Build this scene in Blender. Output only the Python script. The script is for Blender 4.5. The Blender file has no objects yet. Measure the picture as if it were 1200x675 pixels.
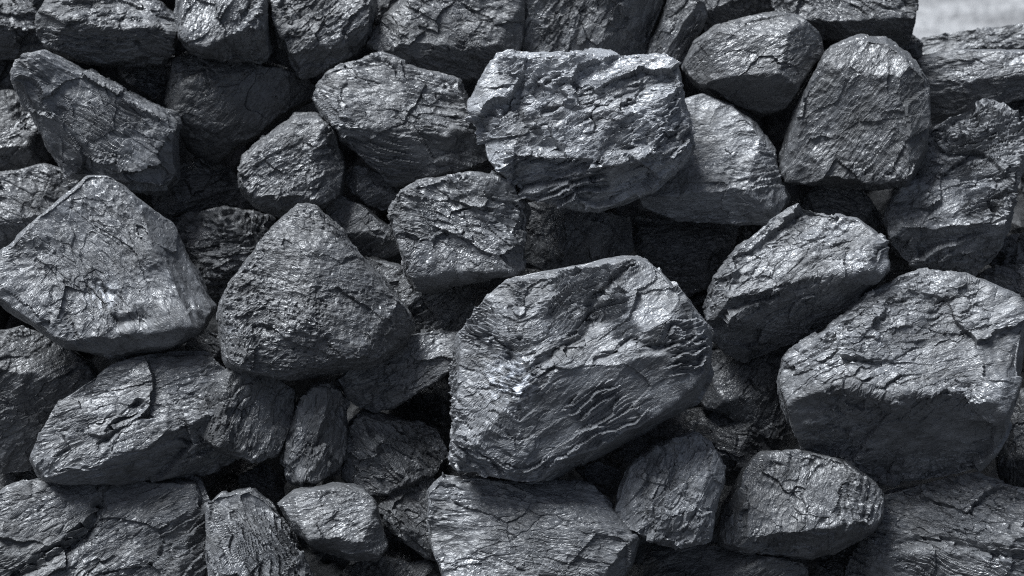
import bpy, math
import numpy as np
from mathutils import Matrix, Vector

# ------------------------------------------------------------------ camera
PITCH = math.radians(30.0)
D0 = 1900.0                      # millimetres from the lens to the middle of the heap face
SLOPE = 0.25                     # how fast the heap face recedes upwards, as seen from the camera
HEIGHT = 0.75                    # the middle of the heap face above the ground, metres
fwd = np.array([0, math.cos(PITCH), -math.sin(PITCH)])
upv = np.array([0, math.sin(PITCH), math.cos(PITCH)])
rgt = np.array([1.0, 0, 0])
CAM = np.array([0, 0, HEIGHT]) - fwd * D0 / 1000.0
R3 = np.stack([rgt, upv, -fwd], axis=1)          # camera axes as columns

scene = bpy.context.scene
col = scene.collection
cam_data = bpy.data.cameras.new('camera')
cam = bpy.data.objects.new('camera', cam_data)
col.objects.link(cam)
M = Matrix([[R3[0, 0], R3[0, 1], R3[0, 2], CAM[0]],
            [R3[1, 0], R3[1, 1], R3[1, 2], CAM[1]],
            [R3[2, 0], R3[2, 1], R3[2, 2], CAM[2]], [0, 0, 0, 1]])
cam.matrix_world = M
cam_data.sensor_width = 36.0
cam_data.lens = 36.0 * D0 / 1200.0
cam_data.clip_start = 0.05
cam_data.clip_end = 400.0
cam_data.dof.use_dof = True
cam_data.dof.focus_distance = 1.73
cam_data.dof.aperture_fstop = 5.0
scene.camera = cam

# ------------------------------------------------------------------ sky and sun (overcast)
SUN_EL, SUN_AZ = 64.0, -66.0      # azimuth from +Y, negative = left of the picture
world = bpy.data.worlds.new('World')
scene.world = world
world.use_nodes = True
wn = world.node_tree
wn.nodes.clear()
sky = wn.nodes.new('ShaderNodeTexSky')
sky.sky_type = 'NISHITA'
sky.sun_disc = False
sky.sun_elevation = math.radians(SUN_EL)
sky.sun_rotation = math.radians(SUN_AZ)
sky.air_density = 1.0
sky.dust_density = 3.0
hs = wn.nodes.new('ShaderNodeHueSaturation')
hs.inputs['Saturation'].default_value = 0.68
bgn = wn.nodes.new('ShaderNodeBackground')
bgn.inputs['Strength'].default_value = 0.054
wo = wn.nodes.new('ShaderNodeOutputWorld')
wn.links.new(sky.outputs[0], hs.inputs['Color'])
wn.links.new(hs.outputs[0], bgn.inputs['Color'])
wn.links.new(bgn.outputs[0], wo.inputs['Surface'])

sun_data = bpy.data.lights.new('sun', 'SUN')
sun_data.energy = 5.0
sun_data.angle = math.radians(30.0)
sun_data.color = (0.90, 0.95, 1.0)
sun = bpy.data.objects.new('sun', sun_data)
col.objects.link(sun)
el, az = math.radians(SUN_EL), math.radians(SUN_AZ)
sdir = Vector((math.sin(az) * math.cos(el), math.cos(az) * math.cos(el), math.sin(el)))
sun.rotation_euler = sdir.to_track_quat('Z', 'Y').to_euler()
sun.location = (0, 0, 6)

scene.view_settings.view_transform = 'Standard'
scene.view_settings.look = 'None'
scene.view_settings.gamma = 1.0
scene.view_settings.exposure = 0.85
scene.view_settings.use_curve_mapping = False
scene.render.engine = 'CYCLES'
scene.cycles.use_denoising = False
scene.cycles.pixel_filter_type = 'BLACKMAN_HARRIS'
scene.cycles.filter_width = 1.1
scene.cycles.max_bounces = 4
scene.cycles.diffuse_bounces = 2
scene.cycles.glossy_bounces = 2

# ------------------------------------------------------------------ noise helpers
rng = np.random.default_rng(7)
TAB = rng.random((64, 64, 64)).astype(np.float32) * 2 - 1
JIT = rng.random((32, 32, 32, 7)).astype(np.float32)


def vnoise(p):
    i = np.floor(p).astype(np.int32)
    f = (p - i).astype(np.float32)
    f = f * f * f * (f * (f * 6 - 15) + 10)
    i0 = i & 63
    i1 = (i + 1) & 63
    x0, y0, z0 = i0.T
    x1, y1, z1 = i1.T
    fx, fy, fz = f.T
    a = TAB[x0, y0, z0] * (1 - fx) + TAB[x1, y0, z0] * fx
    b = TAB[x0, y1, z0] * (1 - fx) + TAB[x1, y1, z0] * fx
    c = TAB[x0, y0, z1] * (1 - fx) + TAB[x1, y0, z1] * fx
    d = TAB[x0, y1, z1] * (1 - fx) + TAB[x1, y1, z1] * fx
    return (a * (1 - fy) + b * fy) * (1 - fz) + (c * (1 - fy) + d * fy) * fz


def fbm(p, octaves=4, gain=0.5):
    s, a = 0, 1.0
    for o in range(octaves):
        s = s + a * vnoise(p * (2.03 ** o) + 17.3 * o)
        a *= gain
    return s


def ridged(p, octaves=4, gain=0.55):
    s, a = 0, 1.0
    for o in range(octaves):
        s = s + a * (1 - 2 * np.abs(vnoise(p * (2.03 ** o) + 31.7 * o)))
        a *= gain
    return s


def chips(q, tilt=1.0):
    """Broken plates: every cell of space has its own small tilted plane. Returns height and gap to the next cell."""
    base = np.floor(q - 0.5).astype(np.int32)
    n = len(q)
    best = np.full(n, 1e9, np.float32)
    sec = np.full(n, 1e9, np.float32)
    hb = np.zeros(n, np.float32)
    for o in ((0, 0, 0), (1, 0, 0), (0, 1, 0), (0, 0, 1), (1, 1, 0), (1, 0, 1), (0, 1, 1), (1, 1, 1)):
        c = base + np.array(o, np.int32)
        k = c & 31
        j = JIT[k[:, 0], k[:, 1], k[:, 2]]
        dv = (q - c - 0.5 - 0.84 * (j[:, :3] - 0.5)).astype(np.float32)
        d2 = (dv * dv).sum(1)
        h = tilt * (dv * (j[:, 3:6] - 0.5) * 2).sum(1) + (j[:, 6] - 0.5)
        near = d2 < best
        sec = np.where(near, best, np.minimum(sec, d2))
        hb = np.where(near, h, hb)
        best = np.where(near, d2, best)
    return hb, np.sqrt(sec) - np.sqrt(best)


_cs = {}


def cube_sphere(n):
    """Unit directions and quads of a cube-sphere, denser towards +Z."""
    if n in _cs:
        return _cs[n]
    g = np.arange(n + 1)
    a, b = np.meshgrid(g, g, indexing='ij')
    a, b = a.ravel(), b.ravel()
    zz, nn = np.zeros_like(a), np.full_like(a, n)
    sides = [(a, b, nn), (b, a, zz), (nn, a, b), (zz, b, a), (b, nn, a), (a, zz, b)]
    P = np.concatenate([np.stack(s, 1) for s in sides])
    key = (P[:, 0] * (n + 1) + P[:, 1]) * (n + 1) + P[:, 2]
    u, first, inv = np.unique(key, return_index=True, return_inverse=True)
    V = P[first].astype(np.float64) / n * 2 - 1
    V = np.tan(V * math.pi / 4)
    V /= np.linalg.norm(V, axis=1, keepdims=True)
    i, j = np.meshgrid(np.arange(n), np.arange(n), indexing='ij')
    i, j = i.ravel(), j.ravel()
    q = np.stack([i * (n + 1) + j, (i + 1) * (n + 1) + j, (i + 1) * (n + 1) + j + 1, i * (n + 1) + j + 1], 1)
    F = np.concatenate([inv.ravel()[q + k * (n + 1) ** 2] for k in range(6)])
    t = np.arccos(np.clip(V[:, 2], -1, 1)) / math.pi
    t2 = math.pi * (0.42 * t + 0.58 * t ** 2.6)
    r = np.hypot(V[:, 0], V[:, 1]) + 1e-12
    W = np.stack([V[:, 0] / r * np.sin(t2), V[:, 1] / r * np.sin(t2), np.cos(t2)], 1)
    _cs[n] = (W, F)
    return _cs[n]


def convex_outline(O):
    """Corners of the convex outline, counter-clockwise."""
    P = sorted(map(tuple, O))

    def half(pts):
        h = []
        for p in pts:
            while len(h) > 1 and (h[-1][0] - h[-2][0]) * (p[1] - h[-2][1]) - (h[-1][1] - h[-2][1]) * (p[0] - h[-2][0]) <= 0:
                h.pop()
            h.append(p)
        return h[:-1]
    return np.array(half(P) + half(P[::-1]))


def face(x, y, h, gx, gy):
    """A broken face through (x, y) standing h mm out, rising gx per unit to the right and gy downwards."""
    return [(x, y, h, gx, gy)]


def ridge(x1, y1, x2, y2, h, up, down):
    """An edge between two broken faces that fall away by up (above or left of it) and down (below or right)."""
    dx, dy = x2 - x1, y2 - y1
    L = math.hypot(dx, dy)
    nx, ny = dy / L, -dx / L
    if ny > 0.3 or (abs(ny) <= 0.3 and nx > 0):
        nx, ny = -nx, -ny
    m = ((x1 + x2) / 2, (y1 + y2) / 2, h)
    out = []
    if up is not None:
        out.append((*m, -up * nx, -up * ny))
    if down is not None:
        out.append((*m, down * nx, down * ny))
    return out


def normals(V, F):
    a, b, c, d = V[F[:, 0]], V[F[:, 1]], V[F[:, 2]], V[F[:, 3]]
    n = np.cross(c - a, d - b)
    out = np.zeros_like(V)
    for k in range(4):
        for x in range(3):
            out[:, x] += np.bincount(F[:, k], n[:, x], len(V))
    return out / (np.linalg.norm(out, axis=1, keepdims=True) + 1e-12)


def blur(h, F, times=1):
    n = len(h)
    cnt = np.bincount(F.ravel(), minlength=n)
    for _ in range(times):
        m = h[F].mean(1)
        h = np.bincount(F.ravel(), np.repeat(m, 4), n) / cnt
    return h


def make_mesh(name, V, F, material, shade=None, gloss=None, smooth=True):
    me = bpy.data.meshes.new(name)
    me.vertices.add(len(V))
    me.vertices.foreach_set('co', V.astype(np.float32).ravel())
    me.loops.add(F.size)
    me.loops.foreach_set('vertex_index', F.astype(np.int32).ravel())
    me.polygons.add(len(F))
    me.polygons.foreach_set('loop_start', np.arange(0, F.size, F.shape[1], dtype=np.int32))
    me.polygons.foreach_set('use_smooth', np.full(len(F), smooth))
    me.update(calc_edges=True)
    me.materials.append(material)
    for nm, arr in (('shade', shade), ('gloss', gloss)):
        if arr is not None:
            me.attributes.new(nm, 'FLOAT', 'POINT').data.foreach_set('value', arr.astype(np.float32))
    return me


def base_depth(py):
    return D0 + SLOPE * (337.5 - py)


# ------------------------------------------------------------------ materials
class NT:
    def __init__(self, name):
        self.m = bpy.data.materials.new(name)
        self.m.use_nodes = True
        self.t = self.m.node_tree
        self.t.nodes.clear()

    def n(self, kind, ins=None, **props):
        nd = self.t.nodes.new('ShaderNode' + kind)
        for k, v in props.items():
            setattr(nd, k, v)
        for k, v in (ins or {}).items():
            s = nd.inputs[k]
            if hasattr(v, 'is_output'):
                self.t.links.new(v, s)
            else:
                s.default_value = v
        return nd

    def math(self, op, a, b=0.0, c=0.0, clamp=False):
        return self.n('Math', {0: a, 1: b, 2: c}, operation=op, use_clamp=clamp).outputs[0]

    def vec(self, op, a, b=(0, 0, 0), out=0):
        return self.n('VectorMath', {0: a, 1: b}, operation=op).outputs[out]

    def remap(self, v, a, b, c=0.0, d=1.0):
        return self.n('MapRange', {'Value': v, 'From Min': a, 'From Max': b, 'To Min': c, 'To Max': d}, clamp=True).outputs[0]

    def mix(self, f, a, b):
        nd = self.n('Mix', data_type='RGBA')
        for idx, v in ((0, f), (6, a), (7, b)):
            if hasattr(v, 'is_output'):
                self.t.links.new(v, nd.inputs[idx])
            else:
                nd.inputs[idx].default_value = v
        return nd.outputs[2]


def coal_material():
    k = NT('coal')
    p = k.n('TexCoord').outputs['Object']                    # local Z is across the bedding
    tone = k.n('Attribute', attribute_type='OBJECT', attribute_name='tone').outputs['Fac']
    grain = k.n('Attribute', attribute_type='OBJECT', attribute_name='grain').outputs['Fac']
    var = k.n('Attribute', attribute_type='GEOMETRY', attribute_name='shade').outputs['Fac']
    glo = k.n('Attribute', attribute_type='GEOMETRY', attribute_name='gloss').outputs['Fac']
    lay = k.vec('MULTIPLY', p, (0.55, 0.55, 1.5))
    fine = k.n('TexNoise', {'Vector': lay, 'Scale': 330.0, 'Detail': 3.0, 'Roughness': 0.7}).outputs['Fac']
    v = k.n('TexVoronoi', {'Vector': lay, 'Scale': 190.0}, feature='F1')
    d = k.vec('SUBTRACT', lay, v.outputs['Position'])
    h = k.vec('DOT_PRODUCT', d, k.vec('SUBTRACT', v.outputs['Color'], (0.5, 0.5, 0.5)), 1)
    h = k.math('MULTIPLY', h, 190.0 * 0.30)
    h = k.math('MULTIPLY_ADD', fine, 0.16, h)

    def scales(scale, det, count, lip, amp, h):
        """flake scars: a noise cut into flat steps with sharp lips"""
        n = k.n('TexNoise', {'Vector': lay, 'Scale': scale, 'Detail': det, 'Roughness': 0.55}).outputs['Fac']
        t = k.math('MULTIPLY', n, count)
        fr = k.remap(k.math('FRACT', t), 1 - lip, 1.0)
        s_ = k.math('ADD', k.math('FLOOR', t), fr)
        s_ = k.math('SUBTRACT', s_, k.math('MULTIPLY', t, 0.8))
        return k.math('MULTIPLY_ADD', s_, amp, h), n

    h, n1 = scales(34.0, 4.0, 12.0, 0.08, 0.5, h)
    h, n2 = scales(160.0, 3.0, 8.0, 0.12, 0.28, h)
    h = k.math('MULTIPLY', h, grain)
    bump = k.n('Bump', {'Strength': 1.0, 'Distance': 0.001, 'Height': h})
    speck = k.remap(fine, 0.3, 0.7, -0.2, 0.2)
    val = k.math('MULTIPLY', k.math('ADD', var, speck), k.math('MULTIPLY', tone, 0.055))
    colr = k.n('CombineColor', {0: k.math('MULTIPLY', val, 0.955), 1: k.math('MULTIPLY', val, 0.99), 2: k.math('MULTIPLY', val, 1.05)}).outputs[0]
    gl = k.n('SeparateColor', {0: v.outputs['Color']}).outputs[2]
    rough = k.math('SUBTRACT', k.math('SUBTRACT', glo, k.math('MULTIPLY', speck, 0.25)), k.remap(gl, 0.92, 1.0, 0.0, 0.15))
    b = k.n('BsdfPrincipled', {'Base Color': colr, 'Roughness': rough, 'Normal': bump.outputs[0], 'IOR': 1.75})
    k.n('OutputMaterial', {'Surface': b.outputs[0]})
    return k.m


def ground_material():
    k = NT('pale_sand')
    p = k.n('TexCoord').outputs['Object']
    a = k.n('TexNoise', {'Vector': k.vec('MULTIPLY', p, (0.8, 2.6, 1.0)), 'Scale': 3.4, 'Detail': 6.0, 'Roughness': 0.6}).outputs['Fac']
    b = k.n('TexNoise', {'Vector': p, 'Scale': 30.0, 'Detail': 5.0}).outputs['Fac']
    c = k.mix(k.remap(a, 0.38, 0.62), (0.12, 0.12, 0.122, 1), (0.27, 0.27, 0.272, 1))
    c = k.mix(k.remap(b, 0.35, 0.7, 0, 0.4), c, (0.12, 0.12, 0.122, 1))
    # unseen ground before the heap, darkened with coal dust to cut bounced light
    py_ = k.math('ADD', k.n('SeparateXYZ', {0: p}).outputs[1], k.remap(a, 0.3, 0.7, -0.35, 0.35))
    c = k.mix(k.remap(py_, 1.7, 2.3), (0.03, 0.03, 0.032, 1), c)
    bump = k.n('Bump', {'Strength': 1.0, 'Distance': 0.03, 'Height': k.math('ADD', k.math('MULTIPLY', a, 2.0), b)})
    s = k.n('BsdfPrincipled', {'Base Color': c, 'Roughness': 0.9, 'Normal': bump.outputs[0]})
    k.n('OutputMaterial', {'Surface': s.outputs[0]})
    return k.m


COAL = coal_material()
SAND = ground_material()

# ------------------------------------------------------------------ setting: ground and the body of the heap
g = np.linspace(-1, 1, 81)
gx, gy = np.meshgrid(np.sign(g) * np.abs(g) ** 3 * 120, np.sign(g) * np.abs(g) ** 3 * 120, indexing='ij')
gp = np.stack([gx.ravel(), gy.ravel() + 3.0, np.zeros(gx.size)], 1)
gp[:, 2] = 0.05 * fbm(np.stack([gp[:, 0] * 0.9, gp[:, 1] * 0.9, gp[:, 2] + 4.4], 1), 3)
i, j = np.meshgrid(np.arange(80), np.arange(80), indexing='ij')
q0 = (i * 81 + j).ravel()
gf = np.stack([q0, q0 + 81, q0 + 82, q0 + 1], 1)
ground = bpy.data.objects.new('ground', make_mesh('ground', gp, gf, SAND))
ground['kind'] = 'structure'
ground['label'] = 'pale blurred sandy ground beyond the coal heap'
col.objects.link(ground)


def heap_point(sx, sv):
    """A point of the heap core: sx metres right, sv metres up the face. Behind the lumps in view it lies deep,
    out of view it is raised to the lumps to keep sun out behind them."""
    crest = 0.80 - 0.53 * np.clip((sx - 0.36) / 0.12, 0, 1)  # left crest raised out of view to block sun from behind
    out = np.maximum(np.maximum(np.abs(sx) - 0.64, np.abs(sv + 0.015) - 0.385), 0)
    level = np.where((sx > 0.34) & (sv > 0.15), 40, -40)
    deep = 270 + (level - 270) * np.clip(out / 0.09, 0, 1)
    d = (D0 + SLOPE * 1000 * sv + deep) / 1000
    P = CAM[None] + rgt[None] * sx[:, None] + upv[None] * sv[:, None] + fwd[None] * d[:, None]
    dc = (D0 + SLOPE * 1000 * crest + deep) / 1000
    Pc = CAM[None] + rgt[None] * sx[:, None] + upv[None] * crest[:, None] + fwd[None] * dc[:, None]
    e = sv - crest
    back = Pc + np.stack([0 * e, e, -1.1 * e], 1)
    return np.where((sv < crest)[:, None], P, back)


nx, nv = 300, 260
sx, sv = np.meshgrid(np.linspace(-1.7, 1.7, nx), np.linspace(-1.15, 1.35, nv), indexing='ij')
hp = heap_point(sx.ravel(), sv.ravel())
hw = 0.10 * np.stack([fbm(hp * 11 + 4.0 * s_, 3) for s_ in range(3)], 1)
lum, edge = chips(hp * 8.5 + hw, 0.9)
lum2, edge2 = chips(hp * 30 + hw * 3, 1.0)
nrm_h = np.array([0, -0.616, 0.788])
hp = hp + nrm_h * (0.075 * np.minimum(edge * 1.5, 1.0) + 0.035 * lum + 0.008 * lum2 - 0.06)[:, None]
hp += 0.004 * fbm(hp * 40, 3)[:, None]
i, j = np.meshgrid(np.arange(nx - 1), np.arange(nv - 1), indexing='ij')
q0 = (i * nv + j).ravel()
hf = np.stack([q0, q0 + nv, q0 + nv + 1, q0 + 1], 1)
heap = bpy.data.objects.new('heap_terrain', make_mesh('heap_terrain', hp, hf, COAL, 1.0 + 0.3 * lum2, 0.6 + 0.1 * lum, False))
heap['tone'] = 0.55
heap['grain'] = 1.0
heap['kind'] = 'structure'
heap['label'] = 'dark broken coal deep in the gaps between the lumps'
col.objects.link(heap)

# ------------------------------------------------------------------ the lumps
# Each lump: label, distance in front of the mean face (mm), outline corners, corners of the faces that look at
# the camera with their height (mm), and options:
#   a   direction of the bedding lines in degrees, st  strength of the bedding ledges, ch  strength of the chips,
#   tone  how pale the lump is, gr  fine grain, k  edge sharpness, cut  grooves (points, width, depth)
LUMPS = []


def lump(label, lay, outline, front=(), **opt):
    LUMPS.append((label, lay, outline, front, opt))


# --- top edge of the picture, from the left
lump('dark lump with pale top cut by the upper left corner', -20, [(-60,-25),(25,-8),(40,15),(43,35),(50,58),(20,66),(-60,75)], ridge(-20,28,45,32,30,.8,.5), a=10, tone=0.94)
lump('dark buried lump at the left edge under the corner lump', -70, [(-45,58),(25,66),(24,108),(0,122),(-45,125)], tone=0.67)
lump('small grey lump peeking between two lumps at the top left', -60, [(22,-30),(75,-30),(66,4),(44,14),(30,4)], tone=1.45)
lump('long lump with pale flaky top and black underside, top left', 40, [(58,-8),(42,22),(44,42),(57,58),(85,70),(123,79),(165,77),(197,72),(207,50),(208,20),(188,3),(140,-14),(85,-16)], ridge(92,28,205,35,60,1.1,.7)+face(72,42,52,.7,-.05), a=-8, st=1.3, tone=1.20, sp=9)
lump('blocky lump with pale top right of the long flaky lump', 45, [(213,-25),(298,-25),(313,0),(316,30),(319,60),(305,76),(268,73),(226,63),(209,46),(206,18)], ridge(238,51,314,25,60,.4,.9)+face(216,30,52,.8,.05)+face(225,52,56,.2,-.8)+face(308,20,54,-.9,0), a=75, tone=1.31)
lump('lump wedged below the top edge over the dark smooth lump', 15, [(316,-25),(432,-25),(442,8),(433,48),(414,70),(362,94),(346,86),(326,52),(318,18)], ridge(335,66,432,28,50,.3,.7)+face(335,30,44,.6,.1), a=40, tone=1.06)
lump('black shadowed lump behind the top edge, left of centre', -60, [(420,-30),(490,-30),(478,8),(440,36),(425,20)], tone=0.67)
lump('big dark rough lump at the top edge left of centre', 0, [(437,32),(468,6),(492,-20),(600,-24),(613,-2),(615,40),(602,76),(572,98),(520,94),(480,86),(446,66),(430,50)], ridge(440,52,605,52,46,.3,.55)+face(592,40,42,-.7,0)+face(470,30,36,.5,.5), a=-25, tone=0.92)
lump('grey lump behind the top of the brightest lump', -15, [(612,-28),(764,-28),(773,4),(766,26),(748,62),(742,90),(620,92),(614,40)], ridge(730,-10,700,68,46,.1,.85), a=60, tone=1.11)
lump('narrow striped lump leaning at the top right of the brightest lump', 0, [(792,-20),(826,4),(829,22),(817,50),(803,74),(782,76),(756,62),(766,38)], ridge(817,0,775,68,26,.4,.6), a=62, st=1.4, sp=8, tone=0.94)
lump('smooth dark lump behind the rounded lump at the top edge', -45, [(770,-30),(908,-30),(910,18),(880,34),(835,40),(808,14)], tone=0.87)
lump('big dark lump with notched underside at the top right', 0, [(905,-24),(1060,-24),(1074,4),(1069,28),(1066,50),(1054,58),(1000,52),(960,44),(925,28),(906,10)], ridge(925,24,1064,22,48,.4,1.2)+face(930,0,40,.5,.1), a=-30, tone=0.92)
lump('small grey knob under the notched lump at the top right', -30, [(1050,46),(1066,40),(1080,52),(1078,68),(1058,70)], tone=1.06)
lump('flat striped slab against the pale ground at the top right', -40, [(1066,58),(1098,42),(1150,33),(1214,27),(1240,40),(1240,66),(1130,70),(1082,76)], ridge(1070,64,1230,46,14,.8,.8), a=25, st=1.2, tone=1.50)
lump('wide smooth lump under the flat slab at the right edge', -10, [(1082,70),(1130,60),(1200,62),(1240,80),(1236,104),(1180,108),(1112,140),(1096,144),(1084,112)], ridge(1085,100,1230,82,26,.3,.5), a=12, tone=1.53, st=.3, ch=.4, fi=.25, tr=.25, cr=.15)
lump('pale lump behind the jagged shaly lump at the right edge', -50, [(1105,145),(1145,118),(1190,104),(1240,110),(1235,170),(1120,175)], tone=1.26)
lump('dark sliver of a lump at the right edge beside the jagged shaly lump', -20, [(1189,150),(1196,104),(1240,95),(1240,250),(1200,245)], tone=0.78)
# --- second row
lump('big upright rounded lump with even grain at the upper right', 55, [(914,205),(917,165),(934,120),(950,90),(974,56),(1005,42),(1040,45),(1066,66),(1088,96),(1090,140),(1085,180),(1066,214),(1030,222),(960,219),(920,216)], ridge(1048,50,1062,212,60,.1,.75)+face(1000,78,52,0,.6)+face(1000,195,58,.05,-.3)+face(930,160,44,.7,.1), a=55, tone=1.01, st=.25, ch=.6, rg=.5)
lump('rounded dark lump with pale top rim left of the upright lump', 40, [(800,78),(814,50),(838,30),(880,21),(906,14),(936,20),(960,44),(963,66),(946,95),(926,126),(890,136),(850,121),(814,100)], face(870,70,52,.12,.2)+face(938,60,40,-.8,.1)+face(880,28,30,.1,1.5)+face(880,108,42,0,-.7)+face(818,80,36,.8,0), a=30, tone=0.92, st=.25, ch=.4, fi=.25, tr=.25, cr=.15)
lump('brightest lump, silvery and cracked, at the top centre', 85, [(553,122),(562,95),(584,61,-40),(660,61,-42),(780,63,-40),(796,78),(806,110),(812,150),(808,180),(786,206),(732,240),(700,247),(660,241),(610,229),(576,192),(560,156)], face(680,140,68,.06,.5)+face(650,190,84,.2,-.5)+face(580,130,56,.8,.15)+face(792,150,60,-.7,.2)+face(755,208,72,-.5,-.6), a=22, st=2.4, ch=1.3, tone=3.1, dull=-.08, sp=17, gr=1.15, cut=[([(662,100),(680,112),(694,108)],5,9),([(640,130),(690,126),(740,108),(790,92)],5,7),([(608,140),(628,165),(660,176)],7,8),([(698,210),(715,166),(742,172)],5,7)], seed=19, wob=.03)
lump('pale smooth lump under the right side of the brightest lump', 20, [(735,190),(800,118),(822,110),(852,122),(886,146),(906,172),(920,236),(905,262),(850,262),(790,256),(750,242)], face(840,190,46,.08,.4)+face(897,190,36,-.8,.2)+face(840,242,46,0,-.6), a=10, tone=2.1, st=.7, ch=.4, fi=.25, tr=.25, cr=.15)
lump('lump with pale cracked crust right of the dark smooth lump', 30, [(368,106),(384,85),(415,72),(447,65),(470,75),(502,91),(541,97),(551,130),(573,180),(570,196),(530,202),(490,208),(464,219),(440,196),(405,162),(385,152),(370,126)], ridge(385,146,560,154,58,.45,.3)+face(393,110,40,.7,.3)+face(552,120,45,-.6,.2)+face(480,195,46,.1,-.7), a=-15, st=.9, tone=1.31)
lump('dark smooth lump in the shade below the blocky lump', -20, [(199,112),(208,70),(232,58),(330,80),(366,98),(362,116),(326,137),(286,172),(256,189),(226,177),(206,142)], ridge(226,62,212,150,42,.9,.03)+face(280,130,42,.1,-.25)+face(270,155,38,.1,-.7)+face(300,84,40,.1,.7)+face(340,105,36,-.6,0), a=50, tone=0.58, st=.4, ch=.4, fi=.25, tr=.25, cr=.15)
lump('small dark chip between the long lump and the slanting lump', -25, [(140,84),(172,78),(206,66),(212,118),(182,116),(150,98)], a=-20, tone=0.87)
lump('slanting flat-sided lump at the upper left', 45, [(15,86),(25,65),(56,58),(72,70),(110,98),(178,122),(204,145),(210,180),(211,210),(192,226),(156,223),(116,206),(82,206),(56,172),(30,122)], ridge(65,66,190,138,40,1.2,-.15)+ridge(40,115,130,200,48,None,.7)+face(190,190,44,-.6,.1), a=-40, st=.8, tone=1.75)
lump('buried dark lump at the left edge behind the slanting lump', -45, [(-45,128),(10,112),(34,120),(64,172),(36,196),(0,208),(-45,215)], tone=0.78)
lump('grey lump at the left edge above the big left lump', -10, [(-45,215),(0,203),(50,195),(88,206),(100,230),(60,270),(5,300),(-45,310)], face(30,235,28,.1,.3)+face(30,270,26,0,-.5), a=-35, tone=1.16)
lump('small blocky lump with shiny specks left of the cracked crust lump', 25, [(280,202),(285,183),(320,151),(345,133),(372,134),(396,160),(405,196),(400,226),(370,246),(336,258),(300,244),(283,226)], face(335,185,50,.15,.28)+face(310,236,50,.2,-.9)+face(392,190,40,-.7,.1)+face(340,140,36,0,.9), a=35, tone=1.11)
lump('small knob above the square lump', 12, [(404,206),(420,194),(446,204),(468,220),(466,242),(450,246),(430,240),(410,222)], tone=1.16)
lump('small lump with dark side behind the rounded triangular lump', 5, [(370,250),(400,229),(426,240),(462,270),(475,294),(455,302),(420,300)], tone=1.06)
lump('square rough lump left of the picture centre', 60, [(456,246),(470,220),(490,211),(560,201),(585,205),(606,222),(618,246),(616,290),(612,318),(580,326),(520,339),(488,341),(477,320),(467,276)], face(535,270,50,.03,.13)+face(535,328,46,0,-.9)+face(608,270,46,-.9,0)+face(468,260,44,.9,0), a=-20, tone=1.31, st=.5, ch=1.1)
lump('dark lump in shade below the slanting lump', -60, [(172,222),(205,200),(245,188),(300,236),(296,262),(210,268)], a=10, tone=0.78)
lump('shaded lump between the big left lump and the rounded triangular one', -45, [(208,276),(225,258),(250,253),(318,258),(312,300),(280,345),(252,352),(232,330)], a=5, st=1.1, sp=10, tone=1.01)
lump('dim lump in deep shade below the brightest lump', -20, [(612,235),(690,242),(736,258),(745,290),(722,308),(640,316),(612,302)], a=65, st=1.1, tone=1.4)
lump('dim lump in deep shade below the pale smooth lump', -50, [(738,252),(790,255),(860,262),(846,312),(826,332),(800,342),(765,318)], tone=1.1)
lump('black lump buried left of the tilted two-faced lump', -95, [(770,300),(830,290),(870,330),(850,400),(800,380)], tone=1.0)
lump('dark lump peeking above the tilted two-faced lump', -20, [(925,236),(962,219),(1008,224),(1032,252),(1040,290),(960,290)], tone=0.83)
lump('tall jagged lump with crinkled shaly top at the right edge', 30, [(1040,256),(1047,228),(1068,195),(1086,154),(1135,128),(1151,115),(1176,123),(1198,136),(1200,170),(1191,226),(1187,262),(1168,300),(1140,323),(1110,326),(1066,311),(1045,290)], ridge(1042,268,1188,259,56,.42,.8)+face(1186,220,46,-.8,.1)+face(1056,240,46,.7,.1)+face(1140,135,34,0,.6), a=20, st=1.7, ch=1.0, cr=.45, sp=12, tone=1.9, cut=[([(1066,200),(1100,203),(1140,214),(1184,208)],7,6),([(1084,172),(1110,180),(1150,178)],5,6)])
lump('small pale lump at the right edge above the big right lump', -35, [(1155,302),(1172,282),(1214,274),(1240,290),(1236,325),(1185,326)], tone=1.20)
lump('small flaky lump at the right edge on the big right lump', -5, [(1128,328),(1162,312),(1216,308),(1240,330),(1238,372),(1190,368),(1150,348)], a=-15, tone=1.01)
# --- middle row
lump('big pale flat-faced lump at the left edge', 75, [(-6,332),(5,292),(24,268),(60,235),(100,207),(126,207),(160,233),(202,266),(226,316),(246,341),(252,360),(236,390),(196,412),(150,419),(100,413),(70,405),(30,376),(0,352)], face(100,320,40,.16,.22)+ridge(122,214,230,364,48,1.25,None)+face(150,402,56,.1,-.9)+face(20,310,34,.8,.2), a=-52, st=.25, fi=.3, tr=.35, cr=.05, ch=.45, tone=1.70, spot=[(120,345,16,3.0)], az=.3, cut=[([(112,330),(140,362)],7,6),([(140,378),(165,372)],8,7)])
lump('rounded triangular lump with grainy speckled skin', 80, [(257,402),(257,370),(274,326),(290,300),(320,265),(350,242),(370,244),(390,264),(420,295),(450,325),(475,355),(486,380),(476,405),(440,431),(400,441),(340,446),(280,441),(262,426)], face(330,330,64,.3,.2)+face(412,330,60,-.28,.25)+face(350,400,76,.05,-.3)+face(355,264,42,0,.8)+face(350,428,66,0,-1)+face(465,390,46,-.8,-.2)+face(272,390,52,.9,-.1), a=-10, st=.05, tr=.3, fi=.4, ch=.35, tone=0.97, gr=1.5, pit=3, rg=.6, dull=.05, spot=[(275,385,10,1.5),(420,420,30,1.0)])
lump('dark upper lump tucked behind the rounded triangular lump', -5, [(425,300),(470,310),(545,335),(558,368),(548,392),(500,402),(440,400)], tone=1.18)
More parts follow.
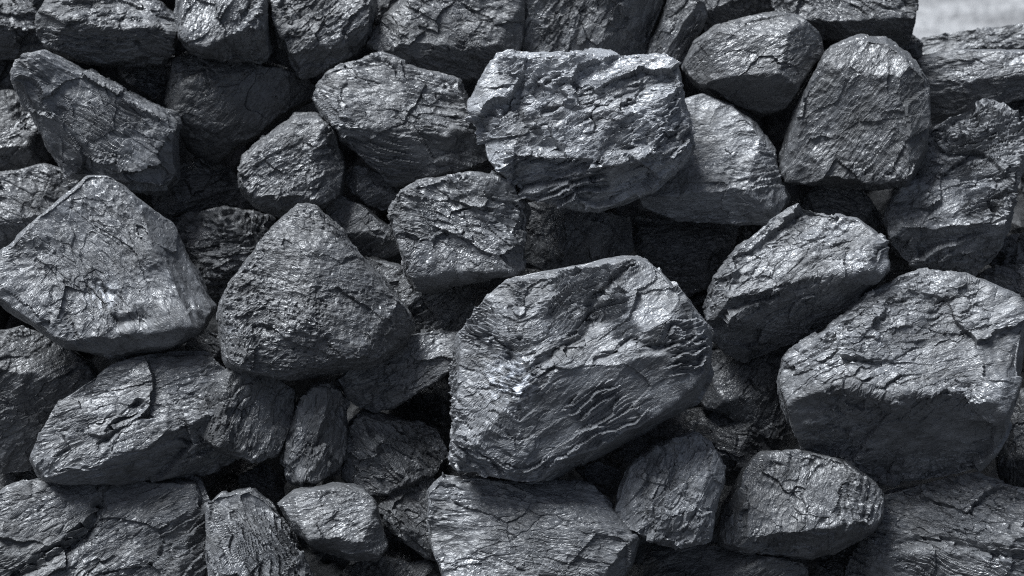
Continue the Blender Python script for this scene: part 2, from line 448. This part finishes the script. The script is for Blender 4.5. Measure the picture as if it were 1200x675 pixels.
lump('wedge lump under the right side of the rounded triangular lump', 30, [(395,448),(440,395),(490,392),(546,386),(540,420),(528,434),(500,452),(466,476),(441,486),(415,472)], face(490,420,28,0,.2)+face(450,460,28,.2,-.5)+ridge(440,402,545,395,26,.6,None), a=30, tone=1.47, ch=.7)
lump('small grey lump in the gap under the big left lump', -35, [(205,420),(238,388),(264,400),(272,440),(240,446)], tone=1.06)
lump('big centre lump with V-shaped groove and dark lower face', 105, [(531,530),(532,470),(533,402),(550,384),(592,352),(600,325),(640,315),(690,309),(746,300),(772,316),(802,346),(833,390),(832,430),(814,470),(765,496),(722,522),(690,546),(650,561),(600,561),(556,548),(534,542)], face(660,370,86,.03,.4)+ridge(622,458,834,408,106,None,.40)+face(578,460,92,.42,.06)+face(822,395,62,-.9,.2), a=28, sp=11, st=2.2, ch=.7, tone=2.05, fold=612, spot=[(602,446,24,5.0)], cut=[([(735,318),(697,352),(690,382),(664,414),(628,438)],8,10),([(600,415),(615,438)],10,10),([(700,418),(740,402),(770,408),(815,400)],4,6),([(560,400),(590,432),(606,455)],6,7)], seed=44, wob=.035)
lump('tilted lump with pale upper and dark lower face, right of centre', 70, [(825,360),(834,326),(870,286),(938,243),(966,250),(1006,258),(1031,280),(1039,318),(1002,360),(932,396),(898,425),(868,430),(836,396)], ridge(834,357,1034,306,64,.75,1.0)+face(1022,285,48,-.7,.3)+face(842,338,50,.7,.1), a=33, st=1.1, ch=.9, tone=1.70, sp=10)
lump('big right lump with pale top and black underside', 80, [(918,442),(925,420),(955,400),(990,375),(1025,345),(1045,328),(1080,320),(1130,325),(1186,345),(1199,370),(1199,430),(1186,490),(1166,530),(1146,550),(1100,571),(1040,576),(986,561),(950,536),(934,502),(922,470)], ridge(925,450,1190,470,86,.45,1.0)+face(955,435,66,.6,.3)+face(1080,352,58,0,.9)+face(1184,420,58,-.8,.2)+face(1150,510,64,-.5,-.8), a=20, st=.6, ch=1.1, cr=.5, fi=.4, simp=.012, tone=1.75)
lump('dark lump in shade under the tilted two-faced lump', -10, [(818,402),(858,415),(900,420),(928,398),(940,470),(930,506),(900,512),(860,492),(826,477),(812,440)], a=60, tone=1.06)
# --- lower rows
lump('dark lump at the left edge below the big pale lump', 0, [(-45,402),(0,394),(24,384),(62,396),(106,425),(118,450),(82,470),(48,512),(38,552),(0,558),(-45,556)], ridge(-20,432,112,448,38,.6,.35), a=30, tone=0.87)
lump('small black lump at the lower left edge', -55, [(0,552),(45,545),(66,568),(45,590),(0,592)], tone=0.58)
lump('long pale lump with grooved slope at the lower left', 45, [(37,536),(41,520),(76,470),(130,430),(170,417),(240,414),(264,440),(280,500),(272,535),(240,552),(190,561),(130,571),(86,569),(45,556)], ridge(90,557,268,476,62,.42,.8)+face(68,510,44,.6,.2)+face(110,560,50,.1,-1), a=15, st=.8, tone=1.45, cut=[([(165,470),(140,497),(118,522)],8,9)])
lump('small lump with shiny speckled edge beside the long pale lump', 55, [(217,482),(234,456),(264,434),(312,434),(346,460),(341,500),(326,531),(300,544),(264,532),(238,512)], ridge(264,434,262,540,38,.7,.3)+face(280,522,34,0,-.5)+face(330,480,34,-.7,.1), a=70, tone=0.87, ch=.8)
lump('upright narrow lump with pale left face below the triangular lump', 35, [(328,542),(335,510),(350,470),(366,450),(391,447),(408,470),(408,520),(396,550),(370,569),(345,566)], ridge(389,447,362,568,42,.22,.95), a=75, tone=1.16, st=.9)
lump('dark pyramid-shaped lump right of the upright narrow lump', 5, [(401,542),(409,495),(426,478),(470,488),(512,502),(528,536),(502,562),(460,582),(430,580),(404,562)], ridge(424,478,474,565,42,.55,.5)+face(460,566,38,0,-.8), a=-40, tone=1.01, st=.9)
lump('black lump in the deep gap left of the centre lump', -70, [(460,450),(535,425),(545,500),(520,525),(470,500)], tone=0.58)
lump('small smooth lump at the lower left corner of the centre lump', 0, [(526,530),(534,516),(560,530),(570,560),(548,562),(533,552)], tone=0.97)
lump('small chip under the right base of the centre lump', 25, [(672,548),(700,540),(727,552),(729,576),(715,584),(692,570)], tone=1.06)
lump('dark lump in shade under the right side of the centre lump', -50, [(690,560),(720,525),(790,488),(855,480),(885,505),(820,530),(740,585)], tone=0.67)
lump('knobbly lump with wavy grain below the centre lump', 85, [(720,596),(738,546),(780,516),(816,509),(836,520),(851,550),(846,576),(836,602),(832,636),(800,644),(754,632),(727,616)], face(790,560,44,.1,.2)+face(838,570,38,-.9,0)+face(790,622,44,0,-.4)+face(745,580,36,.6,.1), a=60, st=.8, tone=2.1, ch=1.1, cr=.5)
lump('shaded lump between the knobbly lump and the big right lump', -30, [(795,506),(845,484),(884,500),(898,530),(866,566),(838,560)], tone=0.87)
lump('low lump at the bottom edge under the knobbly lump', 30, [(750,630),(800,636),(842,640),(880,655),(950,662),(960,720),(745,720)], a=10, tone=0.97)
lump('rounded lump with dark underside below the big right lump', 45, [(842,622),(848,590),(870,551),(890,532),(930,527),(990,539),(1021,560),(1035,586),(1031,610),(1020,626),(985,641),(950,656),(880,654),(850,642)], ridge(848,634,1032,606,58,.22,1.3)+face(868,590,44,.7,.1)+face(1014,580,44,-.7,.2), a=70, st=.6, tone=1.11)
lump('dark lump at the right edge beside the big right lump', -30, [(1172,530),(1190,470),(1240,440),(1245,605),(1205,600),(1182,570)], tone=0.72)
lump('broad angular slab filling the lower right corner', 30, [(985,725),(992,668),(1012,634),(1036,578),(1080,565),(1140,555),(1184,565),(1245,588),(1245,725)], face(1110,610,38,.05,.25)+ridge(1010,640,1240,668,46,None,.45)+face(1030,620,34,.7,.1), a=-20, st=.9, ch=.9, tone=1.53, cut=[([(1036,628),(1085,633),(1130,640),(1200,655)],8,9)])
lump('black lump in the bottom edge gap left of the lower right corner', -40, [(955,655),(990,640),(1030,650),(1030,725),(955,725)], tone=0.58)
lump('broad slab lump with bright right end at the bottom edge', 60, [(503,572),(520,556),(600,560),(690,564),(722,597),(749,632),(739,664),(704,705),(540,720),(520,680),(505,630)], face(580,620,54,.08,.12)+face(690,610,60,-.25,.85)+face(738,655,48,-.9,-.6)+face(600,690,60,0,-.4), a=-8, st=.5, ch=.6, tone=1.55)
lump('dark lump tucked under the left end of the broad slab', 5, [(440,600),(460,575),(505,560),(530,580),(535,665),(500,655),(465,630)], a=-45, tone=0.92)
lump('low black lump at the bottom edge left of the broad slab', -20, [(395,672),(440,654),(520,662),(540,720),(390,720)], tone=0.78)
lump('smooth oval lump at the lower left of the pyramid-shaped lump', 50, [(325,592),(344,575),(390,566),(426,572),(441,590),(453,640),(441,656),(410,656),(370,644),(340,616)], face(390,600,44,.05,.32)+face(400,642,46,.1,-.9)+face(443,620,40,-.8,0)+face(343,598,36,.7,.1), a=15, tone=1.20, st=.4, ch=.4, fi=.25, tr=.25, cr=.15)
lump('streaked lump with slanting grain at the bottom edge', 35, [(242,592),(262,577),(300,571),(321,590),(346,640),(378,700),(380,720),(246,720),(248,640)], face(290,620,42,.06,.15)+ridge(314,580,380,700,44,1.0,None)+face(252,620,36,.9,0), a=-62, st=1.3, tone=1.31, sp=9)
lump('small dark lump in the gap above the streaked lump', -30, [(280,562),(308,545),(332,565),(325,590),(292,580)], tone=0.72)
lump('wide stepped lump in the lower left corner', 25, [(-45,592),(12,586),(50,560),(100,554),(170,558),(230,563),(244,590),(246,640),(228,690),(190,725),(-45,725)], face(100,620,48,.02,.2)+face(225,610,44,-.6,.1), a=30, st=.9, tone=1.20, cut=[([(115,592),(98,625),(75,645),(20,672)],10,12)])

# --- dark lumps added behind the gaps, standing in for their shade
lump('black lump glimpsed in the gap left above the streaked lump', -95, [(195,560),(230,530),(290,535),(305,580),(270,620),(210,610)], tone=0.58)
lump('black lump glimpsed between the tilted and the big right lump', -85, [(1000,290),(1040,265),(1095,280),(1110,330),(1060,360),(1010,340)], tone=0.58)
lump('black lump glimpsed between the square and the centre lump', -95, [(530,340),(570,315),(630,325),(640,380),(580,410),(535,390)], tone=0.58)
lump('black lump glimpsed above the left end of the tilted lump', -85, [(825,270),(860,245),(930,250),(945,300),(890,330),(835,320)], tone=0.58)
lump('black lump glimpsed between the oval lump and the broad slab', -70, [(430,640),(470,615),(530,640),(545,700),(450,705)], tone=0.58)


def build(idx, label, lay, outline, front, opt):
    r = np.random.default_rng(1000 + opt.get('seed', idx))
    O = np.array([p[:2] for p in outline], float)
    cx, cy = (O.min(0) + O.max(0)) / 2
    w, hgt = O.max(0) - O.min(0)
    size = math.sqrt(w * hgt)
    thin = min(w, hgt)
    T = opt.get('thick', 0.42) * thin + 0.12 * size
    if lay <= -30:
        grow = 1.18
    else:
        grow = 1.06 if lay <= -10 else 1.015
    # a frame at the lump: Z towards the lens, X to the right
    ray = np.array([(cx - 600) / D0, (337.5 - cy) / D0, -1.0])
    dep = base_depth(cy) - lay
    C = ray * dep
    ez = -ray / np.linalg.norm(ray)
    ex = np.array([1.0, 0, 0]) - ez * ez[0]
    ex /= np.linalg.norm(ex)
    ey = np.cross(ez, ex)
    Rl = np.stack([ex, ey, ez], 1)
    sc = dep / D0
    out2 = []
    for p in O:
        dr = np.array([(cx + (p[0] - cx) * grow - 600) / D0, (337.5 - cy - (p[1] - cy) * grow) / D0, -1.0])
        q = dr * (C @ ez) / (dr @ ez) - C
        out2.append((q @ ex, q @ ey))
    H = convex_outline(out2)
    while len(H) > 6:                          # keep only the corners that matter: broken coal is angular
        p0, p2 = np.roll(H, 1, 0), np.roll(H, -1, 0)
        ar = np.abs((H - p0)[:, 0] * (p2 - p0)[:, 1] - (H - p0)[:, 1] * (p2 - p0)[:, 0]) / np.linalg.norm(p2 - p0, axis=1)
        m_ = ar.argmin()
        if ar[m_] > opt.get('simp', 0.024) * size:
            break
        H = np.delete(H, m_, 0)
    H = H * 1.012
    N, d = [], []

    def plane(n, p):
        n = np.array(n, float)
        n /= np.linalg.norm(n)
        N.append(n)
        d.append(n @ np.array(p, float))

    for a_, b_ in zip(H, np.roll(H, -1, 0)):
        t_ = b_ - a_
        o_ = np.array([t_[1], -t_[0]]) / np.hypot(*t_)
        plane((o_[0], o_[1], opt.get('wz', 0.03) + 0.2 * r.random()), (*a_, 0))
        plane((o_[0], o_[1], -0.45 - 0.3 * r.random()), (*a_, 0))
    plane((r.uniform(-.2, .2), r.uniform(-.2, .2), -1), (0, 0, -1.1 * T))
    if not len(front):
        h0 = thin * (0.20 + 0.08 * r.random())
        front = (face(cx, cy, h0, r.uniform(-.2, .2), 0.15 + 0.3 * r.random())
                 + face(cx + .1 * w * r.uniform(-1, 1), cy + .15 * hgt, h0, r.uniform(-.3, .3), -0.5)
                 + face(cx - .25 * w, cy, h0, 0.7, 0.1) + face(cx + .25 * w, cy, h0, -0.7, r.uniform(-.3, .3)))
    for (fx, fy, fh, gx, gy) in front:
        plane((-gx, gy, 1), ((fx - cx) * sc, (cy - fy) * sc, fh * sc))
    N, d = np.array(N), np.array(d)
    zc = -0.15 * T
    d = d - N[:, 2] * zc
    d = np.maximum(d, 4.0)
    n = int(max(24, min(158, opt.get('res', 0.27 if lay <= -30 else 0.43) * size)))
    D, F = cube_sphere(n)
    ext = np.array([w, hgt, 1.2 * T])
    ext = ext / ext.max()
    D = D * np.maximum(ext, 0.45)
    D = D / np.linalg.norm(D, axis=1, keepdims=True)
    kk = opt.get('k', 130.0)
    # the edges between the broken faces wander a little
    off = r.random(3) * 50
    wob = np.stack([fbm(D * 3.2 + off + 5.1 * s_, 4, 0.55) for s_ in range(3)], 1)
    Dw = D + opt.get('wob', 0.05) * wob
    Dw /= np.linalg.norm(Dw, axis=1, keepdims=True)
    A = np.maximum(Dw @ N.T, 0) / d[None]
    big = A.max(1)
    rad = 1.0 / (big * ((A / big[:, None]) ** kk).sum(1) ** (1 / kk))
    V = D * rad[:, None]
    V[:, 2] += zc
    nrm = normals(V, F)
    # bedding frame: e1 along the lines seen on the face, e3 across them
    ang = math.radians(opt.get('a', r.uniform(-60, 60)))
    e3 = np.array([-math.sin(ang), math.cos(ang), opt.get('az', r.uniform(-0.25, 0.25))])
    e3 /= np.linalg.norm(e3)
    e1 = np.array([math.cos(ang), math.sin(ang), 0.0])
    e2 = np.cross(e3, e1)
    B = np.stack([e1, e2, e3], 1)            # columns: local axes in the camera frame
    Vf = V.copy()
    if 'fold' in opt:                         # the layers fold into a V along this line
        x0 = (opt['fold'] - cx) * sc
        Vf[:, 0] = np.abs(V[:, 0] - x0) + x0
    Q = Vf @ B                                # bedding coordinates, mm
    st, ch, tr = opt.get('st', r.uniform(0.15, 0.6)), opt.get('ch', r.uniform(0.5, 1.2)), opt.get('tr', r.uniform(0.1, 0.6))
    warp = np.stack([fbm(Q / 40 + off + s_ * 9.1, 3) for s_ in range(3)], 1)
    big_n = fbm(V / (0.34 * size) + off + 3.3, 3)
    rough = 0.05 + 1.1 * np.clip(opt.get('cr', r.uniform(0.2, 0.45)) + 1.9 * big_n, 0, 1)          # some faces break clean, some crumble
    # large undulation
    dis = 0.018 * size * fbm(V / (0.42 * size) + off, 2)
    # big broken planes
    c1, g1 = chips((Q / np.array([1.3, 1.3, 0.85]) + warp * 5) / (0.28 * size) + off, 1.0)
    dis += ch * 0.036 * size * c1
    # plates of three sizes, flattened along the bedding
    c2, g2 = chips((Q / np.array([1.7, 1.5, 0.7]) + warp * 3) / 20.0 + off, 1.1)
    dis += ch * (0.25 + rough) * 2.3 * c2
    c4, g4 = chips((Q / np.array([1.6, 1.4, 0.7]) + warp * 2) / 10.5 + off + 9, 1.2)
    dis += ch * (0.2 + rough) * 1.35 * c4
    # shell-like flake scars with sharp lips
    t = 3.0 * fbm(Q / np.array([70, 62, 36.0]) + off + 21, 3, 0.38)
    f = t - np.floor(t)
    f = np.clip((f - 0.88) / 0.12, 0, 1)
    dis += tr * 2.6 * (0.4 + rough) * (np.floor(t) + f * f * (3 - 2 * f) - 0.8 * t)
    # bedding ledges
    t = (Q[:, 2] + 9 * warp[:, 0]) / (opt.get('sp', 15.0)) + 0.8 * fbm(Q / np.array([70, 70, 25.0]) + off, 2)
    ti = np.floor(t).astype(np.int32)
    saw = (t - ti)
    hgt_l = JIT[ti & 31, 3, (ti >> 5) & 31, 2]
    lmask = np.clip(0.35 + 2.0 * fbm(Q / np.array([60, 60, 30.0]) + off + 7, 2), 0, 1)
    st = st * np.clip(1.5 * (1 - np.abs(nrm @ e3)), 0, 1)          # ledges show only where a face cuts the layers
    dis += st * 4.6 * lmask * (saw - 0.5) * (0.3 + hgt_l)
    t2 = (Q[:, 2] + 5 * warp[:, 1]) / (opt.get('sp', 15.0) * 0.37) + 0.6 * fbm(Q / np.array([30, 30, 9.0]) + off, 2)
    dis += st * 1.5 * ((t2 - np.floor(t2)) - 0.5) * (0.1 + lmask)
    # small plates, grain and fissures
    c3, g3 = chips((Q / np.array([1.5, 1.4, 0.75]) + warp * 1.5) / 6.0 + off, 1.1)
    dis += ch * (0.1 + rough) * 0.5 * c3
    dis += opt.get('rg', 0.15) * ridged(Q / np.array([10, 10, 6.0]) + off, 2)
    fis = np.exp(-(g2 / 0.07) ** 2) * np.clip(0.25 + 2.2 * fbm(V / 40 + off + 11, 2), 0, 1)
    fis4 = np.exp(-(g4 / 0.10) ** 2) * np.clip(2.2 * fbm(V / 26 + off + 14, 2), 0, 1)
    dis -= opt.get('fi', r.uniform(0.15, 1.0)) * (1.3 * fis + 0.7 * fis4)
    pit = np.clip(fbm(V / 3.4 + off + 19, 2) - 0.15, 0, 1) * np.clip(0.4 + 2 * big_n, 0, 1)
    dis -= opt.get('pit', 0) * pit
    # the worn rims stay cleaner than the faces
    dis = dis * (0.45 + 0.55 * np.clip(nrm[:, 2] * 1.8, 0, 1))
    V = V + nrm * dis[:, None]
    mott = fbm(Q / np.array([42, 42, 26.0]) + off + 61, 4, 0.6)
    shade = np.clip(1.0 + 0.36 * mott + 0.12 * c3 + 0.15 * c4, 0.35, 1.8)
    gloss = np.clip(0.48 - 0.13 * mott + 0.08 * c2 + opt.get('dull', 0.0), 0.2, 0.8)
    for sx_, sy_, sr_, amt in opt.get('spot', ()):
        m = np.hypot((V[:, 0] / sc + cx - sx_), (cy - V[:, 1] / sc - sy_)) / sr_
        m = np.exp(-m ** 2) * np.clip(0.3 + 1.8 * c3 + 0.8 * c4, 0, 1)
        shade = shade + amt * m
        gloss = gloss - 0.12 * m
    # grooves seen on the face, cut away from the camera
    if 'cut' in opt:
        W = V @ Rl.T + C
        px = W[:, 0] * D0 / -W[:, 2] + 600
        py = 337.5 - W[:, 1] * D0 / -W[:, 2]
        px = px + 6 * warp[:, 0] + 4 * c4
        py = py + 6 * warp[:, 1] + 4 * c2
        for line, width, depth in opt['cut']:
            m = np.full(len(V), 1e9)
            for (ax, ay), (bx, by) in zip(line[:-1], line[1:]):
                L2 = (bx - ax) ** 2 + (by - ay) ** 2
                tt = np.clip(((px - ax) * (bx - ax) + (py - ay) * (by - ay)) / L2, 0, 1)
                m = np.minimum(m, np.hypot(px - ax - tt * (bx - ax), py - ay - tt * (by - ay)))
            facing = np.clip(nrm[:, 2] * 3, 0, 1)
            V[:, 2] -= depth * np.clip(1.15 - m / width, 0, 1) * (0.75 + 0.5 * c4) * facing
    # to the world: local axes are the bedding axes
    Vl = (V @ B) / 1000.0
    Rw = R3 @ Rl @ B
    me = make_mesh('coal_lump', Vl, F, COAL, shade, gloss, False)
    o = bpy.data.objects.new('coal_lump', me)
    Cw = CAM + R3 @ (C / 1000.0)
    o.matrix_world = Matrix([[*Rw[0], Cw[0]], [*Rw[1], Cw[1]], [*Rw[2], Cw[2]], [0, 0, 0, 1]])
    o['label'] = label
    o['category'] = 'coal lump'
    o['group'] = 'coal lumps in the heap'
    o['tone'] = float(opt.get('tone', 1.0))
    o['grain'] = float(opt.get('gr', 1.0))
    col.objects.link(o)


for idx, L in enumerate(LUMPS):
    build(idx, *L)
print('triangles', sum(len(o.data.polygons) * 2 for o in col.objects if o.type == 'MESH'))
